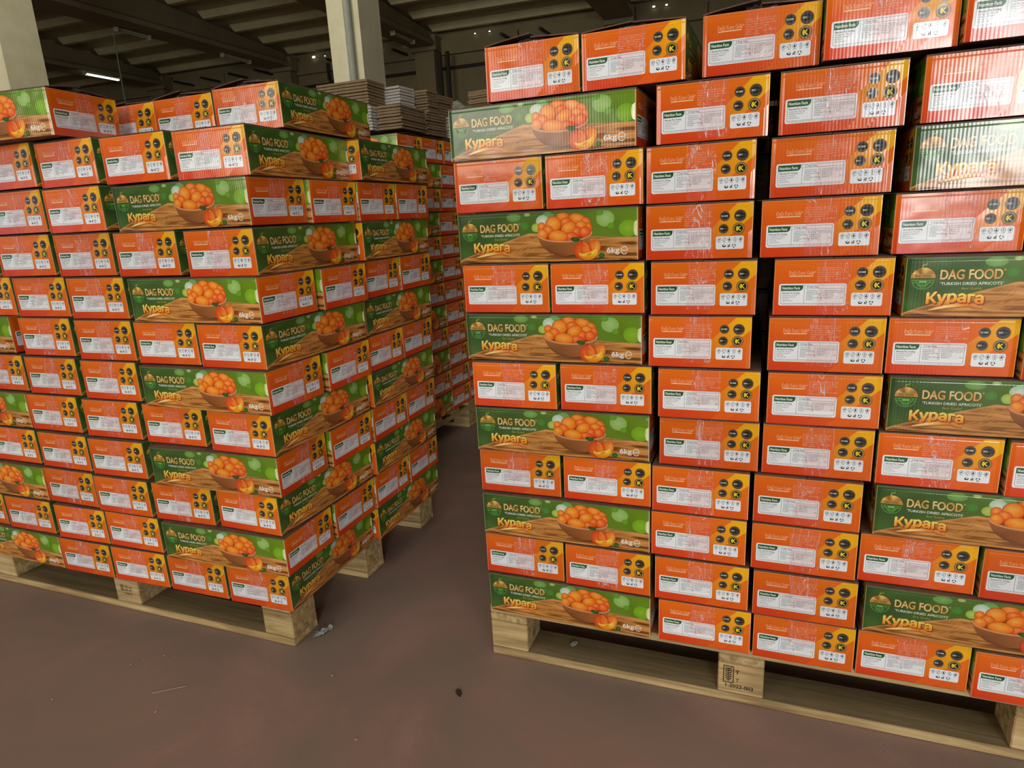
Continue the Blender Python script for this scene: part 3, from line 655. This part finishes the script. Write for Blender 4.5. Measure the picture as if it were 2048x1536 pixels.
ORD = ['zeroth', 'first', 'second', 'third', 'fourth', 'fifth', 'sixth', 'seventh', 'eighth', 'ninth', 'tenth', 'eleventh', 'twelfth']
DATA = '''R 12 F 0.1427 1.5694 -0.3813 1.3135;R 12 F 0.3298 1.5009 -0.3920 1.3135;R 12 F 0.5285 1.4328 -0.3253 1.3135;R 12 F 0.7056 1.3406 -0.3266 1.3135;R 11 G 0.1147 1.4617 -0.3971 1.2041;R 11 F 0.4500 1.4312 -0.3502 1.2022;R 11 F 0.6494 1.3603 -0.3537 1.2010;R 10 F 0.0648 1.5785 -0.3840 1.0986;R 10 F 0.2503 1.5064 -0.3750 1.0975;R 10 F 0.4358 1.4345 -0.3678 1.0965;R 10 F 0.6446 1.3687 -0.3645 1.0953;R 9 G 0.1191 1.4628 -0.4032 0.9922;R 9 F 0.4364 1.4326 -0.3762 0.9907;R 9 F 0.6326 1.3674 -0.3705 0.9897;R 9 F 0.8316 1.3102 -0.3211 0.9892;R 8 F 0.0684 1.5796 -0.3738 0.8867;R 8 F 0.2541 1.5117 -0.3759 0.8858;R 8 F 0.4440 1.4266 -0.3715 0.8849;R 8 F 0.6557 1.3504 -0.3759 0.8839;R 7 G 0.1228 1.4563 -0.3854 0.7803;R 7 F 0.4400 1.4321 -0.3670 0.7791;R 7 F 0.6489 1.3509 -0.3664 0.7782;R 7 F 0.8378 1.2846 -0.3723 0.7777;R 6 F 0.4579 1.4230 -0.3677 0.6732;R 6 F 0.6504 1.3503 -0.3598 0.6725;R 5 G 0.1313 1.4467 -0.3462 0.5685;R 5 F 0.4640 1.4275 -0.3762 0.5675;R 5 F 0.6522 1.3546 -0.3813 0.5668;R 5 F 0.8352 1.2777 -0.3747 0.5662;R 4 F 0.4501 1.4273 -0.3812 0.4617;R 4 F 0.6399 1.3524 -0.3893 0.4612;R 3 G 0.1344 1.4451 -0.3634 0.3566;R 3 F 0.4485 1.4308 -0.3768 0.3559;R 3 F 0.6370 1.3556 -0.3684 0.3555;R 3 F 0.8265 1.2900 -0.3762 0.3550;R 2 F 0.4536 1.4270 -0.3640 0.2502;R 2 F 0.6420 1.3508 -0.3658 0.2498;R 1 G 0.1378 1.4426 -0.3777 0.1448;R 1 F 0.4616 1.4265 -0.3608 0.1444;R 1 F 0.6483 1.3536 -0.3678 0.1441;R 1 F 0.8335 1.2839 -0.3648 0.1438;R 6 F 0.0731 1.5719 -0.3593 0.6747;R 6 F 0.2650 1.5072 -0.3616 0.6740;R 4 F 0.0762 1.5825 -0.3568 0.4628;R 4 F 0.2677 1.5092 -0.3749 0.4623;R 2 F 0.0789 1.5764 -0.3689 0.2509;R 2 F 0.2655 1.4994 -0.3776 0.2505;R 12 F 0.8909 1.2508 -0.3696 1.3135;R 11 F 0.8533 1.2774 -0.3744 1.2008;R 10 G 0.9026 1.1496 -0.3749 1.0950;R 8 G 0.9047 1.1431 -0.3705 0.8834;R 6 G 0.8985 1.1456 -0.3705 0.6719;R 5 F 1.0168 1.1965 -0.3676 0.5661;R 4 G 0.8953 1.1494 -0.3725 0.4603;R 3 F 1.0104 1.2108 -0.3722 0.3546;R 2 G 0.8918 1.1480 -0.3703 0.2492;R 1 F 1.0156 1.2024 -0.3697 0.1435;R 7 F 1.0163 1.1978 -0.3680 0.7777;L 12 F -0.5310 1.8595 -0.3488 1.3180;L 11 F -0.5591 1.6719 -0.3340 1.2008;L 10 G -0.6911 1.6117 -0.3639 1.0964;L 9 F -0.7738 1.7514 -0.3664 0.9929;L 9 F -0.5614 1.6588 -0.3651 0.9892;L 8 G -0.6885 1.5940 -0.3858 0.8849;L 7 F -0.7592 1.7377 -0.3619 0.7807;L 7 F -0.5646 1.6558 -0.3973 0.7782;L 6 G -0.6979 1.5898 -0.3807 0.6737;L 5 F -0.7892 1.7553 -0.3595 0.5690;L 5 F -0.5778 1.6593 -0.3908 0.5676;L 4 G -0.7161 1.5998 -0.3405 0.4625;L 3 F -0.8034 1.7494 -0.3423 0.3568;L 3 F -0.5952 1.6721 -0.4012 0.3567;L 2 G -0.7258 1.6028 -0.3509 0.2510;L 1 F -0.7994 1.7480 -0.3564 0.1447;L 1 F -0.6075 1.6726 -0.3489 0.1457;L2 10 G -0.6073 1.7929 -0.3740 1.0950;L2 8 G -0.6023 1.7856 -0.3741 0.8834;L2 6 G -0.6156 1.7902 -0.3752 0.6719;L2 4 G -0.6337 1.7975 -0.3752 0.4603;L2 2 G -0.6481 1.8020 -0.3769 0.2491;L 12 G -1.1727 1.7248 -0.2503 1.3180;L 12 F -0.9059 2.0317 -0.3757 1.3180;L 12 F -0.7234 1.9548 -0.3720 1.3180;L 11 F -1.1381 1.8721 -0.3809 1.2138;L 11 F -0.9511 1.8072 -0.3765 1.2092;L 11 F -0.7525 1.7342 -0.3643 1.2042;L 10 F -1.1434 1.8811 -0.3783 1.1068;L 10 F -0.9536 1.8039 -0.3772 1.1027;L 9 F -1.1662 1.8956 -0.3371 1.0002;L 9 F -0.9649 1.8224 -0.3659 0.9965;L 8 F -1.3376 1.9743 -0.3721 0.8957;L 8 F -1.1512 1.9029 -0.3598 0.8928;L 8 F -0.9541 1.8193 -0.3577 0.8897;L 7 G -1.5171 1.9442 -0.3631 0.7898;L 7 F -1.1719 1.9176 -0.3578 0.7860;L 7 F -0.9584 1.8212 -0.3560 0.7832;L 6 F -1.3753 1.9968 -0.3691 0.6807;L 6 F -1.1785 1.9141 -0.3552 0.6788;L 6 F -0.9684 1.8260 -0.3618 0.6767;L 5 G -1.5143 1.9352 -0.3695 0.5735;L 5 F -1.2019 1.9221 -0.3664 0.5717;L 5 F -0.9942 1.8357 -0.3471 0.5703;L 4 F -1.3850 1.9906 -0.3730 0.4650;L 4 F -1.1858 1.9061 -0.3790 0.4643;L 4 F -0.9947 1.8251 -0.3477 0.4636;L 3 G -1.5015 1.9177 -0.3793 0.3572;L 3 F -1.1885 1.9034 -0.3763 0.3571;L 3 F -0.9985 1.8208 -0.3582 0.3570;L 2 F -1.5814 2.0610 -0.3761 0.2488;L 2 F -1.3853 1.9770 -0.3591 0.2493;L 2 F -1.1804 1.8920 -0.3410 0.2498;L 2 F -0.9886 1.8214 -0.3631 0.2503;L 1 G -1.4982 1.9111 -0.3835 0.1430;L 1 F -1.1864 1.8928 -0.3533 0.1430;L 1 F -0.9967 1.8224 -0.3376 0.1436;B 11 F -0.3938 2.0336 -0.3516 1.2008;B 10 G -0.5324 1.9755 -0.3725 1.0950;B 10 G -0.4594 2.1596 -0.3691 1.0950;B 9 F -0.4078 2.0338 -0.3506 0.9892;B 8 G -0.5416 1.9782 -0.3593 0.8834;B 8 G -0.4677 2.1632 -0.3686 0.8834;B 7 F -0.4200 2.0388 -0.3733 0.7777;B 6 G -0.5506 1.9802 -0.3773 0.6719;B 6 G -0.4798 2.1660 -0.3694 0.6719;B 5 F -0.4261 2.0412 -0.3548 0.5661;B 4 G -0.5588 1.9846 -0.3747 0.4603;B 4 G -0.4881 2.1703 -0.3673 0.4603;B 3 F -0.4374 2.0433 -0.3625 0.3546;B 2 G -0.5703 1.9862 -0.3894 0.2488;B 2 G -0.4956 2.1716 -0.3763 0.2488;B 1 F -0.4472 2.0443 -0.3748 0.1430'''
RO, RU, RD, RT = Vector((-.08440754, 1.44911212, 0)), Vector((.9311606, -.36460929, 0)), Vector((.36460929, .9311606, 0)), -.37321317
LO, LU, LD, LT = Vector((-.61657612, 1.51660924, 0)), Vector((.93026473, -.366889, 0)), Vector((.366889, .93026473, 0)), -.3756626
H, Z0 = .10577554, .144
items = []
for t in DATA.split(';'):
    q = t.split(); items.append([q[0], int(q[1]), q[2]] + [float(v) for v in q[3:]])
rows = {}
for it in items:
    O, U = (RO, RU) if it[0] == 'R' else (LO, LU); it.append((Vector((it[3], it[4], 0)) - O).dot(U)); rows.setdefault((it[0], it[1]), []).append(it)
for (pal, row), its in rows.items():
    its.sort(key=lambda q: q[7] if pal in ('R', 'B') else -q[7])
    if pal == 'B': its.sort(key=lambda q: q[4])
    for k, it in enumerate(its):
        _, _, o, x, y, yaw, z, u = it
        face = 'orange-ended' if o == 'F' else 'green-sided'
        lay = 'top layer' if row == 12 else ORD[row] + ' layer up'
        if pal == 'R': lab = '%s carton, right pallet, %s, %s from its left' % (face, lay, ORD[k + 1]); grp = 'cartons at the front of the right pallet'
        elif pal == 'L': lab = '%s carton, left pallet front, %s, %s from its right corner' % (face, lay, ORD[k + 1]); grp = 'cartons at the front of the left pallet'
        elif pal == 'L2': lab = 'carton showing orange end on left pallet side, behind the corner one, %s' % lay; grp = 'cartons on the shaded side of the left pallet'
        else:
            fc = 'green side' if o == 'F' else 'orange end'
            lab = 'carton with %s facing the aisle, rear half of left pallet, %s%s' % (fc, lay, '' if o == 'F' else (', nearer' if k == 0 else ', farther')); grp = 'cartons on the rear half of the left pallet'
        rot = yaw if o == 'F' else yaw + (math.pi / 2)
        hi = row == 12 or (pal == 'B' and row == 11)
        carton(x, y, z, rot, lab, grp, hi)
# second long carton behind each green-sided one at the ends of the right pallet (its end shows through the gap)
# both stacks run on past the picture to the ends of their pallets
for pal, row in sorted(rows):
    if pal not in 'LR' or pal == 'L2' or row > (11 if pal == 'L' else 12): continue
    its = rows[(pal, row)]; O, U, D, T, sg = (LO, LU, LD, LT, -1) if pal == 'L' else (RO, RU, RD, RT, 1)
    hw = lambda q: sg * q[7] + (W_ if q[2] == 'F' else L_) / 2; it = max(its, key=hw); edge = hw(it) + .004 + .25 * abs(it[5] - T) * (it[2] == 'F'); nn = 0
    while edge + .2 < 1.235:
        p = O + U * sg * (edge + .006 + W_ / 2) + D * ((-.042 if pal == 'L' else -.016) + L_ / 2 + (.16 if row == 12 else 0))
        carton(p.x, p.y, it[6], T, 'carton at outer end of the %s pallet, %s%s' % (('left', 'right')[sg > 0], ORD[row] + ' layer up', ('', ', the outermost')[nn]), 'cartons at the outer ends of the pallets'); edge += .2005; nn = 1
for row in range(1, 12, 2):
    it = min((q for q in items if q[0] == 'R' and q[1] == row), key=lambda q: q[7])
    a = it[5]; p = Vector((it[3], it[4], 0)) + Vector((-math.sin(a), math.cos(a), 0)) * (W_ + .006)
    carton(p.x, p.y, it[6] - (.0012 if row > 1 else 0), a + math.pi / 2, 'carton tucked behind the green-sided one, left end of right pallet, %s layer up' % ORD[row], 'cartons behind the front row of the right pallet')

# the rear cartons of the right pallet close the view through the upright gaps
for row in range(1, 12):
    zr = min(q[6] for q in items if q[0] == 'R' and q[1] == row)
    for k, nm in enumerate(('left', 'middle', 'right')):
        p = RO + RU * (.217 + .3965 * k) + RD * (.412 + W_ / 2)
        carton(p.x, p.y, zr, RT + math.pi / 2, 'carton in dim rear row of right pallet, %s layer up, %s one' % (ORD[row], nm), 'cartons in the rear row of the right pallet')

# ------------------------------------------------------------------ third pallet, far back in the aisle
CT = -.41689; CU = Vector((math.cos(CT), math.sin(CT), 0)); CD = Vector((-math.sin(CT), math.cos(CT), 0)); COFF = -1.56462; CH = .10892
for row in range(1, 13):
    z = Z0 + (row - 1) * CH; sh = {12: .09, 11: .05, 10: .03}.get(row, 0); n = 0
    lay = 'top layer' if row == 12 else ORD[row] + ' layer up'
    def put(u, d, o, lab, grp='cartons on the far pallet down the aisle'):
        p = CU * (COFF + u) + CD * d
        carton(p.x, p.y, z, CT + (0 if o == 'F' else math.pi / 2) + rnd.uniform(-.0015, .0015), lab, grp, row == 12, 1.03)
    if row % 2: put(-W_ / 2, 2.58 + sh, 'F', 'green-sided carton at near corner of the dark far pallet, %s' % lay)
    else:
        put(-L_ / 2, 2.484 + sh, 'G', 'orange-ended carton at near corner of the dark far pallet, %s' % lay)
        put(-L_ / 2, 2.6825 + sh, 'G', 'orange-ended carton second from near corner, dark far pallet, %s' % lay)
    for k in range(2 if row < 10 else 1):
        put(-L_ / 2 - rnd.uniform(0, .004), 2.8825 + sh + k * .1985, 'G', 'orange-ended carton farther along the dark far pallet, %s, %s' % (lay, ('near', 'end')[k]))
    if row >= 11: put(-L_ / 2 - L_ - .004 if row == 12 else -W_ * 1.5 - .004, (2.484 if row == 12 else 2.58) + sh, 'G' if row == 12 else 'F', 'carton on far pallet behind left stack, %s, beside the corner one' % lay)

# ------------------------------------------------------------------ pallets
def pallet(O, T, sgn, lab, ln=1.2, dp=.8, bw=.0965, bright=M_WOOD):
    e = empty('wooden_pallet', O, T); c = ln / 2 * sgn
    def part(nm, sx, sy, sz, x, y, z, rot=0.):
        o = link(nm, None, e); 
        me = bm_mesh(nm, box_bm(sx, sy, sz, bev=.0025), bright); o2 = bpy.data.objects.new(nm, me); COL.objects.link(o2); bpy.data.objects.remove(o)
        o2.parent = e; o2.location = (x, y, z); o2.rotation_euler = (0, 0, rot); return o2
    ys = (.05, dp / 2, dp - .05); xs = (bw / 2 * sgn, c, (ln - bw / 2) * sgn)
    for y in ys: part('bottom_board', ln, .1, .0215, c, y, .011)
    for i, y in enumerate(ys):
        for x in xs: part('block', bw, .098, .078, x, y, .061)
    for x in xs: part('stringer_board', dp, bw, .0215, x, dp / 2, .111, math.pi / 2)
    for k in range(7): part('deck_board', ln, .1 if k % 3 == 0 else .078, .0205, c, .05 + (dp - .1) * k / 6, .1322)
    tag(e, lab, 'pallet'); return e
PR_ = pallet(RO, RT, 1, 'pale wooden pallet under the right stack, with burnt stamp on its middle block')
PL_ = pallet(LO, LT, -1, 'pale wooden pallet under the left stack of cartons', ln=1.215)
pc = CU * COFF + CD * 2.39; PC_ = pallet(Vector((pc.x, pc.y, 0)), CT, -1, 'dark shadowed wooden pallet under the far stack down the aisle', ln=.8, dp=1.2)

# burnt stamps on the middle blocks
def stamp(parent, x, y, big):
    A = Art(); A.wall((0, 0, 0), (1, 0, 0), (0, -1, 0), 1, 1); c = (46, 34, 26)
    if big:
        for a in ((-.036, -.011, -.036, .031), (-.015, -.011, -.015, .031), (-.036, .031, -.015, .031), (-.036, -.011, -.015, -.011)): A.bar(*a, .0018, c)
        A.bar(-.0255, -.008, -.0255, .029, .0013, c)
        for k in range(6): A.bar(-.0262, -.004 + k * .0055, -.0325, .001 + k * .0055, .0022, c); A.bar(-.0248, -.004 + k * .0055, -.0185, .001 + k * .0055, .0022, c)
        A.text('T', -.011, .013, .010, c, bold=.03); A.text('T', -.010, -.007, .009, c, bold=.01)
        A.text('1-2022-003', -.031, -.023, .0085, c, w=.058, bold=.03)
    else:
        for a in ((-.024, 0, -.024, .018), (-.012, 0, -.012, .018), (-.024, .018, -.012, .018), (-.024, 0, -.012, 0)): A.bar(*a, .0014, c)
        A.bar(-.018, .001, -.018, .017, .003, c); A.text('TR-44', -.008, .010, .007, c, w=.03); A.text('DB HT', -.008, 0, .007, c, w=.03); A.text('1-2022', -.014, -.012, .007, c, w=.034)
    me = A.build('stamp', [M_INK]); return link('stamp', me, parent, (x, y, 0))
stamp(PR_, .6, .0004, True).location.z = .061
stamp(PL_, -.6075, .0004, False).location.z = .061

# ------------------------------------------------------------------ folded flat cartons stored on the far pallet
ztop = Z0 + 12 * CH + .016
FP = .0124
def pile(u0, u1, d0, d1, n, mat, yaw, lvl, where, group):
    """flattened cartons lying one on another, near-right corner squared to the pallet"""
    sx, sy = u1 - u0, d1 - d0; me = bm_mesh('folded_carton', box_bm(sx, sy, FP * .8, bev=.0012), mat)
    p = CU * (COFF + (u0 + u1) / 2) + CD * (d0 + d1) / 2
    for k in range(n):
        o = link('folded_carton', me, None, (p.x + rnd.uniform(-.004, .004), p.y + rnd.uniform(-.004, .004), ztop + FP * (lvl + k) + FP / 2), CT + yaw + rnd.uniform(-.02, .02))
        tag(o, 'flattened carton, %s from bottom, %s' % (ORD[k + 1], where), 'flat carton', group)
ztop += .004
pile(-.30, -.135, 2.49, 2.70, 8, M_FLATS_W, .04, 0, 'white-edged lower pile nearest left stack', 'white-edged flattened cartons, lower left')
pile(-.125, -.01, 2.53, 2.76, 8, M_FLATS, .05, 0, 'brown lower pile at far pallet corner', 'brown flattened cartons at the pallet corner')
pile(-.24, -.03, 2.80, 2.98, 8, M_FLATS, -.05, 0, 'brown lower pile behind the corner one', 'brown flattened cartons behind the corner pile')
pile(-.24, -.02, 3.01, 3.15, 8, M_FLATS_W, .0, 0, 'white-edged lower pile beside the right stack', 'white-edged flattened cartons, lower right')
pile(-.42, -.16, 2.52, 2.66, 9, M_FLATS, .06, 8.2, 'brown upper pile below the concrete column', 'brown flattened cartons, upper left')
pile(-.30, -.09, 2.68, 2.80, 8, M_FLATS_W, -.04, 8.2, 'white-edged upper pile in the middle', 'white-edged flattened cartons, upper middle')
pile(-.28, -.04, 2.83, 2.93, 8, M_FLATS, .0, 8.2, 'narrow brown upper pile beside white-edged one', 'brown flattened cartons, upper middle')
pile(-.42, -.06, 2.97, 3.12, 8, M_FLATS, -.04, 8.2, 'dark upper pile near the film-topped bundle', 'dark flattened cartons, upper right')
def bundle(loc, yaw, sx, sy, h, label, film):
    e = empty('carton_bundle', loc, yaw); bm = bmesh.new(); z = .12; r = random.Random(int(h * 100))
    while z < h:
        box_bm(sx + r.uniform(-.02, .01), sy + r.uniform(-.02, .01), .0105, r.uniform(-.006, .006), r.uniform(-.006, .006), z + .006, bm=bm); z += .0135
    st = link('folded_cartons', bm_mesh('folded_cartons', bm, M_FLATS), e); st['kind'] = 'stuff'
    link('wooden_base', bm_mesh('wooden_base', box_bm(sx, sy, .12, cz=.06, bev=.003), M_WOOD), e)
    if film:
        n = 10; V = []; F = []
        for j in range(n + 1):
            for i in range(n + 1):
                a, b = i / n - .5, j / n - .5; q = 1 - 2 * max(abs(a), abs(b))
                V.append((a * (sx + .01), b * (sy + .01), z + .003 + (.115 * q ** .9) * (1 + .25 * noise.noise(Vector((a * 6, b * 6, 1))))))
        F = [(j * (n + 1) + i, j * (n + 1) + i + 1, (j + 1) * (n + 1) + i + 1, (j + 1) * (n + 1) + i) for j in range(n) for i in range(n)]
        link('film_cover', mesh('film_cover', V, F, M_FILM), e)
    tag(e, label, 'bundle')
bundle((-.26, 4.55, 0), -.4, .32, .34, 1.70, 'bundle of flattened cartons topped by a peaked clear film cover', True)
bundle((.02, 5.35, 0), -.5, .36, .34, 2.0, 'tall loose bundle of flattened cartons between film-topped bundle and right stack', False)

# ------------------------------------------------------------------ small litter on the floor
def crumple(name, loc, sx, sy, sz, mat, label, cat, seed, n=7):
    r = random.Random(seed); V = []; F = []
    for j in range(n + 1):
        for i in range(n + 1):
            a, b = i / n - .5, j / n - .5; e_ = 1 - .35 * noise.noise(Vector((a * 3, b * 3, seed)))
            a2, b2 = a * math.sqrt(1 - 2 * b * b), b * math.sqrt(1 - 2 * a * a)
            V.append((a2 * sx * e_, b2 * sy * e_, .0008 + sz * abs(noise.noise(Vector((a * 5 + seed, b * 5, 2)))) * 1.6))
    F = [(j * (n + 1) + i, j * (n + 1) + i + 1, (j + 1) * (n + 1) + i + 1, (j + 1) * (n + 1) + i) for j in range(n) for i in range(n)]
    o = link(name, mesh(name, V, F, mat), None, loc, r.uniform(0, 3)); m = o.modifiers.new('t', 'SOLIDIFY'); m.thickness = .0006; m.offset = 1
    return tag(o, label, cat)
M_SCRAP = mat_plain('scrap_film', (176, 178, 176), .25)
o = crumple('plastic_scrap', (-.556, 1.572, 0), .06, .022, .012, M_SCRAP, 'crumpled clear plastic scrap on floor at the corner of left pallet', 'plastic scrap', 3); o.rotation_euler[2] = .9
crumple('dry_leaf', (-.164, 1.31, 0), .026, .015, .0015, M_LEAF, 'small dark leaf on the floor between the two pallets', 'leaf', 5)
CH_G = 'pale chips scattered on the floor'
for k, (x, y, w_) in enumerate(((-1.035, 1.477, .007), (-.963, 1.505, .006), (-.485, 1.391, .008), (-.877, 1.297, .007), (-.379, 1.18, .007), (-1.162, 1.358, .006), (-1.01, 1.49, .004), (-.93, 1.50, .004))):
    crumple('paper_chip', (x, y, 0), w_, w_ * .7, .002, M_CHIP, 'tiny pale chip lying on the floor in front of left pallet', 'chip', 10 + k, 3)['group'] = CH_G
tag(link('straw', tube_me('straw', [(-.921, 1.362, .0015), (-.885, 1.368, .0035), (-.846, 1.382, .0012)], .0009, M_CHIP, 6)), 'thin pale straw lying on the floor before the left pallet', 'straw')
crumple('plastic_scrap', (.123, 1.435, .0225), .02, .014, .006, M_SCRAP, 'small white plastic scrap on bottom board of right pallet', 'plastic scrap', 8)
